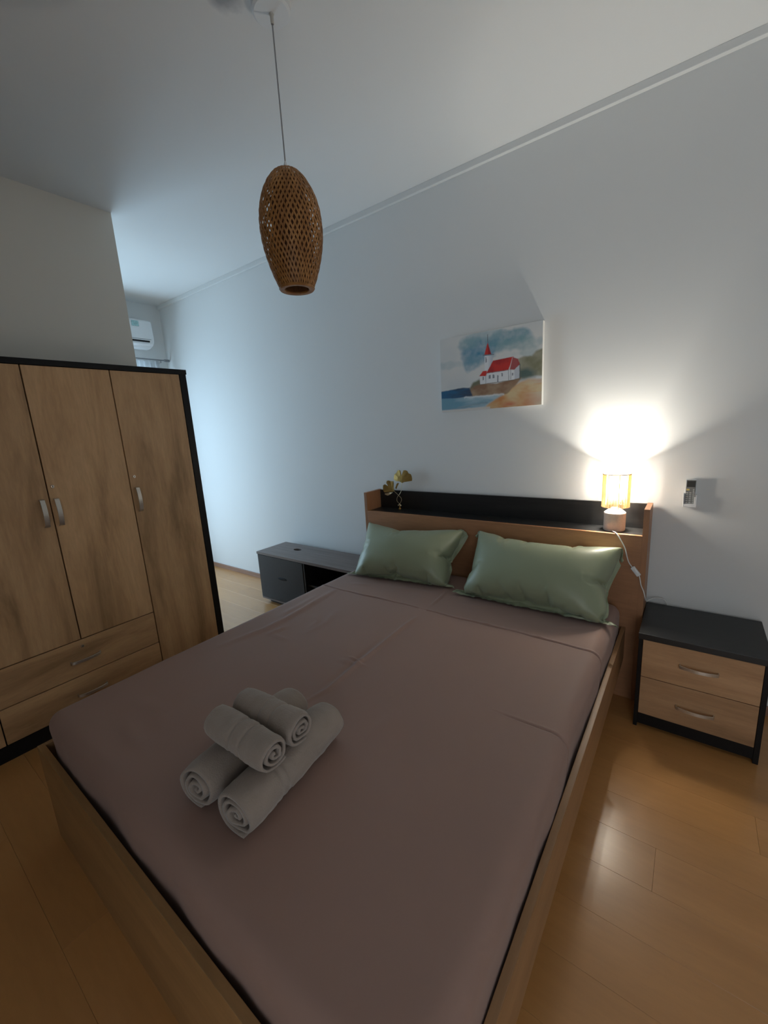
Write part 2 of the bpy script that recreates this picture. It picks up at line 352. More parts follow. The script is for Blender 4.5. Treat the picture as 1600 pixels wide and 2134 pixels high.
# ---------------------------------------------------------------- low television cabinet
tx0, tx1, ty0, ty1, tz = -1.6665, -0.505, -0.3987, -0.05, 0.4942
tv = thing('tv_cabinet', ((tx0+tx1)/2, (ty0+ty1)/2, 0), 'low charcoal television cabinet with grey brown top against the back wall', 'cabinet')
b = bmesh.new()   # top board with an oval cable hole
hx, hy, hr, hs = -1.345, -0.185, 0.045, 24
outer = [(tx0, ty0), (tx1, ty0), (tx1, ty1), (tx0, ty1)]
def ring(z):
    ov = [b.verts.new((x, y, z)) for x, y in outer]
    iv = [b.verts.new((hx+hr*math.cos(2*PI*(k+0.5)/hs - 0.75*PI), hy+hr*0.6*math.sin(2*PI*(k+0.5)/hs - 0.75*PI), z)) for k in range(hs)]
    return ov, iv
o1, i1 = ring(tz-0.022); o2, i2 = ring(tz); q = hs//4
for (ov, iv, fl_) in ((o1, i1, True), (o2, i2, False)):
    for c in range(4):
        a, d = ov[c], ov[(c+1) % 4]; seg = [iv[(c*q+k) % hs] for k in range(q+1)]
        vs = [a, d] + seg[::-1]
        b.faces.new(vs[::-1] if fl_ else vs)
for c in range(4): b.faces.new((o1[c], o1[(c+1) % 4], o2[(c+1) % 4], o2[c]))
for k in range(hs): b.faces.new((i1[k], i2[k], i2[(k+1) % hs], i1[(k+1) % hs]))
bmesh.ops.recalc_face_normals(b, faces=b.faces)
obj('top_panel', b, M_TVTOP, tv)
for xa, xb in ((tx0+0.004, tx0+0.022), (-1.05-0.009, -1.05+0.009), (tx1-0.022, tx1-0.004)):
    obj('side_panel', box(xa, xb, ty0+0.006, ty1, 0.056, tz-0.022), M_TVFRONT, tv)
obj('bottom_panel', box(tx0+0.004, tx1-0.004, ty0+0.006, ty1, 0.040, 0.056, 0.001), M_TVTOP, tv)
obj('back_panel', box(tx0+0.022, tx1-0.022, ty1-0.006, ty1, 0.056, tz-0.022), M_TVFRONT, tv)
obj('shelf', box(-1.041, tx1-0.022, ty0+0.03, ty1-0.006, 0.262, 0.278, 0.001), M_TVFRONT, tv)
obj('plinth', box(tx0+0.06, tx1-0.06, ty0+0.05, ty1-0.03, 0, 0.040), M_BLACK, tv)
d = obj('door', box(tx0+0.024, -1.061, ty0+0.002, ty0+0.018, 0.060, tz-0.027, 0.001), M_TVFRONT, tv)
hb = bmesh.new(); bmesh.ops.create_uvsphere(hb, u_segments=20, v_segments=10, radius=1.0)
for v in hb.verts: v.co = Vector((-1.34 + v.co.x*0.062, ty0+0.002 + v.co.y*0.006, 0.281 + v.co.z*0.013))
obj('handle', hb, M_DARKHOLE, d, smooth=True, label='dark oval finger pull')

# ---------------------------------------------------------------- nightstand
nx0, nx1, ny0, ny1, nz = 1.352, 1.8258, -0.4251, -0.0223, 0.5069
ns = thing('nightstand', ((nx0+nx1)/2, (ny0+ny1)/2, 0), 'black nightstand with two oak look drawers beside the bed', 'nightstand')
obj('top_panel', box(nx0-0.002, nx1+0.002, ny0-0.004, ny1, nz-0.030, nz, 0.0015), M_BLACKW, ns)
for xa, xb in ((nx0, nx0+0.0165), (nx1-0.0195, nx1)):
    obj('side_panel', box(xa, xb, ny0, ny1, 0, nz-0.030, 0.001), M_BLACK, ns)
obj('back_panel', box(nx0+0.0165, nx1-0.0195, ny1-0.006, ny1, 0.03, nz-0.030), M_BLACK, ns)
obj('plinth', box(nx0+0.0165, nx1-0.0195, ny0+0.004, ny0+0.02, 0.018, 0.0765), M_BLACK, ns)
obj('bottom_panel', box(nx0+0.0165, nx1-0.0195, ny0+0.022, ny1-0.006, 0.06, 0.0765), M_BLACK, ns)
for z0, z1, hz in ((0.2815, 0.4755, 0.3855), (0.0785, 0.2785, 0.1725)):
    d = obj('drawer', box(nx0+0.0180, nx1-0.0210, ny0, ny0+0.017, z0, z1, 0.0012, seg=1), M_OAK_X, ns)
    bow_handle(d, (1.5890, ny0, hz), (1, 0, 0), (0, -1, 0), 0.140, 0.015)

# ---------------------------------------------------------------- bed frame
hx0, hx1, hyf, hyb, hz, hzs = -0.4888, 1.3456, -0.2125, -0.02, 1.0686, 0.9304
rx0, rx1, ry0, rz = -0.4592, 1.2730, -2.322, 0.4185
bed = thing('bed_frame', ((rx0+rx1)/2, (ry0+hyb)/2, 0), 'wooden double bed frame with a black lined shelf headboard', 'bed')
for xa, xb in ((hx0, hx0+0.025), (hx1-0.025, hx1)):
    obj('headboard_side', box(xa, xb, hyf, hyb, 0, hz, 0.001), M_BED_Z, bed)
obj('headboard_panel', box(hx0+0.025, hx1-0.025, hyf, hyf+0.02, 0, hzs, 0.0015), M_BED_X, bed)
obj('headboard_shelf', box(hx0+0.025, hx1-0.025, hyf+0.02, hyb-0.018, hzs-0.022, hzs-0.003), M_BLACKW, bed)
obj('headboard_back', box(hx0+0.025, hx1-0.025, hyb-0.018, hyb, 0.30, hz-0.004), M_BLACKW, bed)
for xa, xb in ((rx0, rx0+0.020), (rx1-0.020, rx1)):
    obj('side_rail', box(xa, xb, ry0+0.022, hyf, 0.232, rz, 0.0012), M_BED_Y, bed)
obj('footboard', box(rx0, rx1, ry0, ry0+0.022, 0.0, rz, 0.0012), M_BED_F, bed)
obj('base', box(rx0+0.12, rx1-0.12, ry0+0.024, hyf-0.002, 0, 0.235), M_BED_Y, bed)
obj('platform', box(rx0+0.020, rx1-0.020, ry0+0.022, hyf, 0.235, 0.250), M_BED_Y, bed)

# ---------------------------------------------------------------- mattress under a brown sheet
M_SHEET = fabric('brown_sheet_cotton', (0.320, 0.198, 0.160), rough=0.62, weave=1400, sheen=0.12, bmp=0.12, var=0.05, spec=0.35, blotch=2.5)
MX0, MX1, MY0, MY1, MZ0, MZ1, MR = -0.4360, 1.2490, -2.2900, -0.2150, 0.2505, 0.5530, 0.055
# pressed folds and wrinkles: (points, height, width)
RIDGES = [
    ([(-0.264, -0.826), (-0.247, -1.02), (-0.234, -1.107), (-0.225, -1.258), (-0.229, -1.401), (-0.253, -1.507), (-0.28, -1.62)], 0.0085, 0.017),
    ([(-0.30, -0.95), (-0.285, -1.10), (-0.29, -1.25)], 0.004, 0.020),
    ([(-0.123, -1.153), (-0.044, -1.199), (-0.034, -1.27)], 0.0045, 0.012),
    ([(-0.148, -1.324), (-0.17, -1.43)], 0.0060, 0.012),
    ([(-0.159, -1.418), (-0.033, -1.416)], 0.0035, 0.010),
    ([(-0.05, -1.05), (0.00, -1.18), (-0.01, -1.33)], 0.0030, 0.014),
    ([(0.386, -0.90), (0.386, -1.004), (0.398, -1.398), (0.412, -1.591), (0.389, -1.70)], 0.0060, 0.011),
    ([(0.362, -1.20), (0.370, -1.40), (0.385, -1.60)], -0.0040, 0.012),
    ([(0.309, -1.415), (0.37, -1.398), (0.432, -1.392)], 0.0055, 0.009),
    ([(0.325, -1.375), (0.40, -1.368)], 0.0040, 0.008),
    ([(0.366, -0.53), (0.382, -0.74)], 0.0030, 0.009),
    ([(0.706, -1.579), (0.699, -1.73)], 0.0022, 0.020),
    ([(-0.112, -2.123), (0.018, -2.152), (0.102, -2.15)], 0.0035, 0.022),
    ([(-0.20, -2.05), (-0.05, -2.02), (0.06, -2.07)], 0.0025, 0.025),
    ([(0.05, -0.62), (0.20, -0.585), (0.33, -0.60)], 0.0030, 0.014),
    ([(-0.25, -0.70), (-0.12, -0.66)], 0.0028, 0.014),
    ([(0.50, -0.63), (0.62, -0.61)], 0.0022, 0.012),
    ([(1.00, -0.66), (1.12, -0.60)], 0.0025, 0.014),
]
def seg_dist(px, py, ax, ay, bx, by):
    dx, dy = bx-ax, by-ay; t = max(0, min(1, ((px-ax)*dx+(py-ay)*dy)/(dx*dx+dy*dy)))
    return math.hypot(px-ax-t*dx, py-ay-t*dy), t
def crease_y(x): return -0.8050 + 0.010*x + 0.0045*math.sin(x*9) + 0.002*math.sin(x*31)
def sheet_disp(p):
    x, y, z = p; h = 0.0
    for pts, amp, wd in RIDGES:
        if x < min(q[0] for q in pts)-4*wd or x > max(q[0] for q in pts)+4*wd or y < min(q[1] for q in pts)-4*wd or y > max(q[1] for q in pts)+4*wd: continue
        best = 9; bi = 0; n = len(pts)-1
        for i in range(n):
            d, t = seg_dist(x, y, *pts[i], *pts[i+1])
            if d < best: best = d; bi = (i+t)/n
        h += 1.3*amp*math.exp(-(best/wd)**2)*min(1, 0.25+3.2*min(bi, 1-bi))
    # fold line across the bed near the pillows
    dy = y - crease_y(x)
    g = 1.0 if abs(x-0.36) > 0.03 else 0.25
    g *= 0.75 + 0.5*noise.noise(Vector((x*6, 1.7, 0)))
    h += g*(-0.0100*math.exp(-(dy/0.0034)**2) + 0.0034*math.exp(-((dy-0.008)/0.007)**2))
    for px in (0.735, 0.985):
        h += 0.004*math.exp(-((x-px)/0.022)**2 - ((dy-0.010)/0.008)**2)
    # second fold on the right
    if x > 0.98:
        dy = y + 1.3715; h += min(1, (x-0.98)/0.12)*(-0.0040*math.exp(-(dy/0.0035)**2) + 0.0012*math.exp(-((dy-0.007)/0.006)**2))
    v = Vector((x*1.6, y*1.6, 3.1)); h += 0.0040*noise.noise(v) + 0.0018*noise.noise(v*3.1)
    lw = max(0, min(1, (0.3-x)/0.5))
    h += lw*0.0016*noise.noise(Vector((x*9+y*4, y*5, 0.5)))
    return h
def lines(a, b, step, dense):
    xs = []; x = a
    n = round((b-a)/step); xs = [a+(b-a)*i/n for i in range(n+1)]
    for c, hw, st in dense:
        k = int(2*hw/st); xs += [c-hw+st*i for i in range(k+1)]
    xs = sorted(x for x in xs if a <= x <= b); out = [xs[0]]
    for x in xs[1:]:
        if x-out[-1] > 0.0012: out.append(x)
    if out[-1] != b: out[-1] = b
    return out
def rounded_sheet():
    xs = lines(MX0, MX1, 0.013, [(0.388, 0.04, 0.004)]); ys = lines(MY0, MY1, 0.013, [(-0.803, 0.030, 0.0022), (-1.3715, 0.02, 0.003)]); zs = lines(MZ0, MZ1, 0.018, [])
    bm = bmesh.new(); cache = {}
    lo = Vector((MX0+MR, MY0+MR, MZ0+0.02)); hi = Vector((MX1-MR, MY1-MR, MZ1-MR))
    def vert(x, y, z):
        k = (round(x, 5), round(y, 5), round(z, 5))
        if k in cache: return cache[k]
        q = Vector((min(max(x, lo.x), hi.x), min(max(y, lo.y), hi.y), min(max(z, lo.z), hi.z)))
        d = Vector((x, y, z)) - q
        if z < lo.z: d.z = 0
        nrm = d.normalized() if d.length > 1e-9 else Vector((0, 0, 1))
        p = q + nrm*MR
        if z < lo.z: p.z = z
        p = p + nrm*sheet_disp((x, y, z))*(0.35+0.65*max(0, nrm.z)) if not (nrm.z < 0.3 and nrm.x < 0.5) else p
        side = 1-max(0, nrm.z)
        dep = max(0, min(1, (MZ1-p.z)/0.13))
        if nrm.x > 0.3: p.x -= dep*(0.002 + 0.009*noise.noise(Vector((2.3, y*3.2, 0.2))) + 0.004*noise.noise(Vector((7.3, y*11, z*5))))
        if nrm.y < -0.3: p.y += dep*(0.004 + 0.012*noise.noise(Vector((x*3.7, 5.1, 0.2))) + 0.004*noise.noise(Vector((x*12, 2.1, z*5))))
        v = bm.verts.new(p); cache[k] = v; return v
    def sheet(A, B, fn, flip):
        for i in range(len(A)-1):
            for j in range(len(B)-1):
                vs = [fn(A[i], B[j]), fn(A[i+1], B[j]), fn(A[i+1], B[j+1]), fn(A[i], B[j+1])]
                if len(set(vs)) == 4: bm.faces.new(vs[::-1] if flip else vs)
    sheet(xs, ys, lambda a, c: vert(a, c, MZ1), False)
    sheet(xs, zs, lambda a, c: vert(a, MY0, c), False); sheet(xs, zs, lambda a, c: vert(a, MY1, c), True)
    sheet(ys, zs, lambda a, c: vert(MX0, a, c), True); sheet(ys, zs, lambda a, c: vert(MX1, a, c), False)
    bmesh.ops.recalc_face_normals(bm, faces=bm.faces)
    return bm
mt = obj('mattress', rounded_sheet(), M_SHEET, smooth='all')
tag(mt, 'thick mattress covered by a dark taupe brown cotton sheet', 'mattress')

# ---------------------------------------------------------------- rolled towels
M_TOWEL = fabric('grey_brown_terry', (0.330, 0.268, 0.226), rough=0.95, weave=230, sheen=0.35, bmp=1.0, var=0.10, spec=0.1, blotch=25)
def rolled_towel(name, a, b_, R, turns, thick, flat, start, seed, label, bands):
    """spiral roll between the axis end points a and b_"""
    a, b_ = Vector(a), Vector(b_); ax = (b_-a).normalized(); ln = (b_-a).length
    side = Vector((-ax.y, ax.x, 0)).normalized(); up = Vector((0, 0, 1))
    pitch = (R-0.010)/turns
    nth = int(turns*26); nl = 64; start += 2*PI*turns; bm = bmesh.new(); grid_o, grid_i = [], []
    for i in range(nth+1):
        th = 2*PI*turns*i/nth; rc = 0.010 + pitch*th/(2*PI); ro, ri_ = rc, rc - thick
        fo, fi = [], []
        for j in range(nl+1):
            s = j/nl; x = s*ln
            endw = 1-min(1, min(s, 1-s)/0.10)
            tele = (0.010*noise.noise(Vector((seed, th*0.35, 0 if s < 0.5 else 9))) + 0.004*(turns*2*PI-th)/(turns*2*PI))*endw
            x += tele*(1 if s > 0.5 else -1)*0.9
            wob = 0.0040*noise.noise(Vector((seed*3+x*14, math.cos(th)*1.5, math.sin(th)*1.5+th*0.05))) + 0.0012*noise.noise(Vector((x*70, th*4, seed)))
            for bd in bands:
                if i > nth-30: wob -= 0.0042*math.exp(-((s-bd)/0.016)**2)
            ang = start - th
            for r, lst in ((ro+wob-0.004*endw*endw, fo), (max(0.002, ri_+wob*0.6), fi)):
                ca, sa = math.cos(ang), math.sin(ang); zf = flat*sa
                if sa < -0.75: zf = flat*(-0.75-(abs(sa)-0.75)*0.55)
                lst.append(bm.verts.new(a + ax*x + side*(r*ca*1.06) + up*(r*zf)))
        grid_o.append(fo); grid_i.append(fi)
    for i in range(nth):
        for j in range(nl):
            bm.faces.new((grid_o[i][j], grid_o[i+1][j], grid_o[i+1][j+1], grid_o[i][j+1]))
            bm.faces.new((grid_i[i][j], grid_i[i][j+1], grid_i[i+1][j+1], grid_i[i+1][j]))
        for j in (0, nl):
            q = (grid_o[i][j], grid_i[i][j], grid_i[i+1][j], grid_o[i+1][j]); bm.faces.new(q if j == 0 else q[::-1])
    for i in (0, nth):
        for j in range(nl):
            q = (grid_o[i][j], grid_o[i][j+1], grid_i[i][j+1], grid_i[i][j]); bm.faces.new(q if i == 0 else q[::-1])
    bmesh.ops.recalc_face_normals(bm, faces=bm.faces)
    o = obj(name, bm, M_TOWEL, smooth='all'); tag(o, label, 'towel', 'rolled towels on the bed'); return o
TZ = MZ1 + 0.0630
rolled_towel('rolled_towel', (0.640, -2.155, TZ), (0.590, -1.765, TZ), 0.076, 3.3, 0.0125, 0.90, -1.9, 1.3, 'large rolled taupe towel at the front bottom of the pile', (0.30, 0.36))
rolled_towel('rolled_towel', (0.478, -2.165, TZ), (0.428, -1.775, TZ), 0.074, 3.3, 0.0125, 0.90, -1.7, 4.7, 'large rolled taupe towel at the bottom behind, half hidden by the others', (0.30, 0.36))
TZ2 = TZ + 0.112
rolled_towel('rolled_towel', (0.675, -2.043, TZ2), (0.412, -2.045, TZ2), 0.054, 2.6, 0.0105, 0.95, -2.3, 7.9, 'small rolled taupe towel on top of the pile, nearest the foot of the bed', (0.36, 0.54))
rolled_towel('rolled_towel', (0.664, -1.940, TZ2), (0.415, -1.950, TZ2), 0.053, 2.8, 0.0105, 0.95, -1.9, 2.1, 'small rolled taupe towel on top of the pile, nearest the pillows', (0.36, 0.54))

# ---------------------------------------------------------------- pendant lamp of woven bamboo
PX, PY = 0.1834, -1.3426
M_BAMBOO = wood('bamboo_strip', (0.22, 0.085, 0.018), (0.34, 0.145, 0.034), (0.46, 0.215, 0.060), 2, rough=0.5, stretch=3, scale=30, contrast=1.0, tint=0.0)
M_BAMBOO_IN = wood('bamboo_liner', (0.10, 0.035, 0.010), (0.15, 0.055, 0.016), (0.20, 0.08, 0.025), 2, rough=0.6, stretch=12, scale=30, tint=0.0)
pen = thing('pendant_lamp', (PX, PY, 2.098), 'woven bamboo pendant lamp hanging from the ceiling on a thin cord', 'lamp')
obj('canopy', lathe([(0, ZC-0.032), (0.060, ZC-0.032), (0.067, ZC-0.026), (0.068, ZC-0.002), (0.068, ZC), (0, ZC)], PX, PY), M_WHITEPL, pen, smooth=True, label='round white ceiling rose')
obj('cord_grip', lathe([(0.0045, ZC-0.062), (0.006, ZC-0.056), (0.0065, ZC-0.038), (0.009, ZC-0.033), (0, ZC-0.032)], PX, PY, 16), M_METAL, pen, smooth=True)
obj('cord', tube([(PX, PY, ZC-0.055), (PX, PY, 2.53)], 0.0026, 8), plain('pendant_cord_plastic', (0.30, 0.30, 0.31), 0.4), pen, smooth=True)
obj('cord_cap', lathe([(0.0032, 2.545), (0.0075, 2.530), (0.010, 2.512), (0, 2.512)], PX, PY, 16), M_WHITEPL, pen, smooth=True)
PROF = [(2.515, 0.030), (2.505, 0.048), (2.490, 0.063), (2.465, 0.081), (2.425, 0.1005), (2.380, 0.1130), (2.336, 0.1180), (2.291, 0.1170), (2.246, 0.1110), (2.200, 0.1000), (2.152, 0.0850), (2.117, 0.0710), (2.102, 0.0640)]
def prof_r(z):
    pts = PROF
    if z >= pts[0][0]: return pts[0][1]
    for (z0, r0), (z1, r1) in zip(pts, pts[1:]):
        if z1 <= z <= z0: 
            i = pts.index((z0, r0)); t = (z0-z)/(z0-z1)
            a = pts[max(i-1, 0)]; d = pts[min(i+2, len(pts)-1)]
            m0 = (r1-a[1])/max(1e-6, (a[0]-z1))*(z0-z1); m1 = (d[1]-r0)/max(1e-6, (z0-d[0]))*(z0-z1)
            return (2*t**3-3*t*t+1)*r0 + (t**3-2*t*t+t)*m0 + (-2*t**3+3*t*t)*r1 + (t**3-t*t)*m1
    return pts[-1][1]
wv = bmesh.new(); NS = 44; NSEG = 56; prng = random.Random(11)
for fam in (1, -1):
    for k in range(NS):
        rings = []; ph = 2*PI*(k+prng.uniform(-0.07, 0.07))/NS; wj = prng.uniform(0.85, 1.15)
        for i in range(NSEG+1):
            t = i/NSEG; z = 2.508 - t*(2.508-2.103); r = prof_r(z)
            ang = ph + fam*(1.75*t + 0.010*math.sin(t*5+k))
            hw = (0.0017 + 0.0018*(r/0.119))*wj
            rr = r + 0.0009*fam*math.cos(ang*NS/2) + (0.0004 if fam > 0 else -0.0004)
            z2 = z - 0.004; r2 = prof_r(max(z2, 2.102)); dang = fam*1.75*0.004/0.405
            P = Vector((PX+rr*math.cos(ang), PY+rr*math.sin(ang), z)); Q = Vector((PX+r2*math.cos(ang+dang), PY+r2*math.sin(ang+dang), z2))
            tan = (Q-P).normalized(); rad = Vector((math.cos(ang), math.sin(ang), 0)); sd = tan.cross(rad).normalized(); nr = sd.cross(tan).normalized()
            rings.append([wv.verts.new(P + sd*hw*a + nr*0.0005*c) for a, c in ((-1, -1), (1, -1), (1, 1), (-1, 1))])
        for A, B in zip(rings, rings[1:]):
            for q in range(4): wv.faces.new((A[q], A[(q+1) % 4], B[(q+1) % 4], B[q]))
bmesh.ops.recalc_face_normals(wv, faces=wv.faces)
obj('bamboo_weave', wv, M_BAMBOO, pen, kind='stuff')
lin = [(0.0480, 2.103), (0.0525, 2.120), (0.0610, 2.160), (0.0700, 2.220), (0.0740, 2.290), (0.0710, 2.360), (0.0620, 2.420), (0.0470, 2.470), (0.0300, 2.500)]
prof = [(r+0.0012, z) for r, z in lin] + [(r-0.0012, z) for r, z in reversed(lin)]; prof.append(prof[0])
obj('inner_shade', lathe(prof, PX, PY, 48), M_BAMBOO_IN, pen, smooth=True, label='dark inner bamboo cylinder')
obj('top_cap', lathe([(0, 2.513), (0.020, 2.513), (0.029, 2.508), (0.034, 2.500), (0.034, 2.496), (0, 2.500)], PX, PY, 32), M_BAMBOO, pen, smooth=True)
rim = [(0.0670, 2.110), (0.0700, 2.104), (0.0660, 2.099), (0.0570, 2.0985), (0.0490, 2.1000), (0.0470, 2.105), (0.0500, 2.112), (0.0580, 2.106), (0.0670, 2.110)]
obj('bottom_rim', lathe(rim, PX, PY, 48), M_BAMBOO, pen, smooth=True, label='bamboo rim round the lower opening')

# ---------------------------------------------------------------- table lamp on the headboard shelf
LX, LY, LZ = 1.181, -0.118, 0.9274
lamp = thing('table_lamp', (LX, LY, LZ), 'lit table lamp with straw shade on the headboard shelf', 'lamp')
M_CERAM = plain('beige_stone_ceramic', (0.52, 0.44, 0.37), 0.7, var=0.14, scale=130, bmp=0.4)
obj('base', lathe([(0, LZ), (0.049, LZ), (0.052, LZ+0.004), (0.0525, LZ+0.094), (0.0515, LZ+0.099), (0.049, LZ+0.101), (0.034, LZ+0.113), (0.018, LZ+0.123), (0.013, LZ+0.130), (0, LZ+0.130)], LX, LY), M_CERAM, lamp, smooth=True)
obj('bulb_holder', lathe([(0.012, LZ+0.129), (0.014, LZ+0.140), (0.016, LZ+0.175), (0.0, LZ+0.177)], LX, LY, 24), M_WHITEPL, lamp, smooth=True)
M_BULB, nt, bs = new_mat('lit_bulb'); bs.inputs['Base Color'].default_value = (1, 1, 1, 1)
bs.inputs['Emission Color'].default_value = (1.0, 0.86, 0.64, 1); bs.inputs['Emission Strength'].default_value = 25
BZ = LZ + 0.230
bb = bmesh.new(); bmesh.ops.create_uvsphere(bb, u_segments=24, v_segments=16, radius=0.026)
for v in bb.verts:
    if v.co.z < 0: v.co.x *= 1+v.co.z*10; v.co.y *= 1+v.co.z*10; v.co.z *= 1.7
bmesh.ops.translate(bb, verts=bb.verts, vec=(LX, LY, BZ))
obj('bulb', bb, M_BULB, lamp, smooth='all')
pl = bpy.data.lights.new('bulb_light', 'POINT'); pl.energy = LAMP_POWER; pl.color = (1.0, 0.95, 0.84); pl.shadow_soft_size = 0.034
po = bpy.data.objects.new('bulb_light', pl); COL.objects.link(po); po.parent = lamp; po.location = (0, 0, BZ-LZ)
SZ0, SZ1, SR = 1.0560, 1.2330, 0.0650
def translucent(name, col, trans, sc=60.0):
    m, nt, bs = new_mat(name)
    t = N(nt, 'ShaderNodeBsdfTransparent'); l = N(nt, 'ShaderNodeBsdfTranslucent'); d = N(nt, 'ShaderNodeBsdfDiffuse')
    nz = N(nt, 'ShaderNodeTexNoise'); nz.inputs['Scale'].default_value = sc; tc = N(nt, 'ShaderNodeTexCoord'); L(nt, tc.outputs['Object'], nz.inputs['Vector'])
    mc = N(nt, 'ShaderNodeMix', data_type='RGBA'); mc.inputs[6].default_value = c4([x*0.85 for x in col]); mc.inputs[7].default_value = c4(col); L(nt, nz.outputs['Fac'], mc.inputs[0])
    L(nt, mc.outputs[2], l.inputs['Color']); L(nt, mc.outputs[2], d.inputs['Color'])
    a = N(nt, 'ShaderNodeMixShader'); a.inputs[0].default_value = 0.35; L(nt, l.outputs[0], a.inputs[1]); L(nt, d.outputs[0], a.inputs[2])
    b2 = N(nt, 'ShaderNodeMixShader'); b2.inputs[0].default_value = trans; L(nt, a.outputs[0], b2.inputs[1]); L(nt, t.outputs[0], b2.inputs[2])
    L(nt, b2.outputs[0], nt.nodes['Material Output'].inputs['Surface']); return m
M_LINER = translucent('shade_liner', (0.88, 0.78, 0.58), 0.36)
M_STRAW = translucent('straw', (0.70, 0.54, 0.32), 0.0)
M_RIMS = plain('shade_rim', (0.30, 0.20, 0.10), 0.7)
sh = obj('shade', lathe([(SR-0.0035, SZ0+0.048), (SR-0.0035, SZ1-0.003)], LX, LY, 64), M_LINER, lamp, smooth=True, label='cylindrical straw lamp shade')
st = bmesh.new(); srng = random.Random(5); n_straw = 84
for k in range(n_straw):
    a = 2*PI*(k+srng.uniform(-0.25, 0.25))/n_straw; r = SR + srng.uniform(-0.0006, 0.0008); lean = srng.uniform(-0.012, 0.012)
    pts = [(LX+r*math.cos(a+lean*t), LY+r*math.sin(a+lean*t), SZ0+srng.uniform(0, 0.002)*(1-t)+(SZ1-SZ0)*t) for t in (0, 0.5, 1)]
    tube(pts, srng.uniform(0.0013, 0.0019), 5, bm=st)
obj('straw', st, M_STRAW, sh, kind='stuff')
for z, rr in ((SZ0+0.001, 0.0017), (SZ1, 0.0022)):
    obj('shade_rim', tube([(LX+(SR+0.001)*math.cos(2*PI*k/48), LY+(SR+0.001)*math.sin(2*PI*k/48), z) for k in range(48)], rr, 6, closed=True), M_RIMS, sh, smooth=True)
obj('shade_spider', tube([(LX-SR, LY, SZ0+0.012), (LX-0.015, LY, LZ+0.168), (LX+0.015, LY, LZ+0.168), (LX+SR, LY, SZ0+0.012)], 0.0012, 6), M_METAL, lamp)
M_CORD = plain('white_cord', (0.78, 0.76, 0.73), 0.45, var=0.03)
cp = spline([(1.1815, -0.172, 0.936), (1.187, -0.186, 0.935), (1.199, -0.206, 0.9355), (1.2120, -0.2175, 0.925), (1.2320, -0.2185, 0.893), (1.2490, -0.2185, 0.858), (1.2600, -0.2185, 0.815), (1.2700, -0.2185, 0.785), (1.2850, -0.2195, 0.764), (1.3020, -0.2200, 0.745), (1.3200, -0.2195, 0.718), (1.3300, -0.2185, 0.672), (1.3430, -0.2185, 0.640), (1.3510, -0.2050, 0.600), (1.3540, -0.1300, 0.553), (1.3600, -0.0500, 0.530), (1.3800, -0.0250, 0.5350), (1.4050, -0.0170, 0.538), (1.4300, -0.0140, 0.5300), (1.4500, -0.0120, 0.490)], 6)
obj('cord', tube(cp, 0.0028, 8), M_CORD, lamp, smooth=True, label='white lamp cord')
sw = box(-0.0105, 0.0105, -0.0080, 0.0080, -0.0270, 0.0270, 0.0045)
rot = Matrix.Rotation(math.radians(38), 3, 'Y'); 
bmesh.ops.rotate(sw, verts=sw.verts, cent=(0, 0, 0), matrix=rot.inverted()); bmesh.ops.translate(sw, verts=sw.verts, vec=(1.3030, -0.2215, 0.7430))
swo = obj('cord_switch', sw, M_WHITEPL, lamp, smooth=True, label='white inline cord switch')
rk = box(-0.0050, 0.0050, -0.0035, 0.0035, -0.0110, 0.0110, 0.0015)
bmesh.ops.rotate(rk, verts=rk.verts, cent=(0, 0, 0), matrix=rot.inverted()); bmesh.ops.translate(rk, verts=rk.verts, vec=(1.3030, -0.2290, 0.7430))
obj('rocker', rk, M_WHITEPL, swo)

# ---------------------------------------------------------------- ginkgo leaf ornament
M_GOLD = plain('aged_gold', (0.42, 0.27, 0.08), 0.42, metal=0.75, var=0.2, scale=90, bmp=0.1)
M_PALEGOLD = plain('pale_gold', (0.72, 0.62, 0.42), 0.35, metal=0.8)
OY = -0.058
orn = thing('ginkgo_ornament', (-0.270, OY, LZ), 'small gold ginkgo leaf ornament standing on the headboard shelf', 'ornament')
def leaf(pts, tip, depth=0.0016, bend=0.0, mat=M_GOLD, dy=0.0):
    bm = bmesh.new(); t = Vector((tip[0], 0, tip[1])); front = []; 
    V = [(Vector((x, 0, z)), (Vector((x, 0, z))-t).length) for x, z in pts]
    mx = max(d for _, d in V); A, B = [], []
    cA = bm.verts.new((tip[0], OY+dy, tip[1])); cB = bm.verts.new((tip[0], OY+dy+depth, tip[1]))
    rings = []
    for fr in (0.5, 1.0):
        ra, rb = [], []
        for i, (p, d) in enumerate(V):
            q = t + (p-t)*fr; y = OY+dy + bend*(d*fr/mx)**2 + 0.0010*math.sin(i*1.9)*fr
            ra.append(bm.verts.new((q.x, y, q.z))); rb.append(bm.verts.new((q.x, y+depth, q.z)))
        rings.append((ra, rb))
    n = len(V); (a1, b1), (a2, b2) = rings
    for k in range(n):
        k2 = (k+1) % n
        bm.faces.new((cA, a1[k], a1[k2])); bm.faces.new((a1[k], a2[k], a2[k2], a1[k2]))
        bm.faces.new((cB, b1[k2], b1[k])); bm.faces.new((b1[k], b1[k2], b2[k2], b2[k])); bm.faces.new((a2[k], b2[k], b2[k2], a2[k2]))
    bmesh.ops.recalc_face_normals(bm, faces=bm.faces); return obj('leaf', bm, mat, orn)
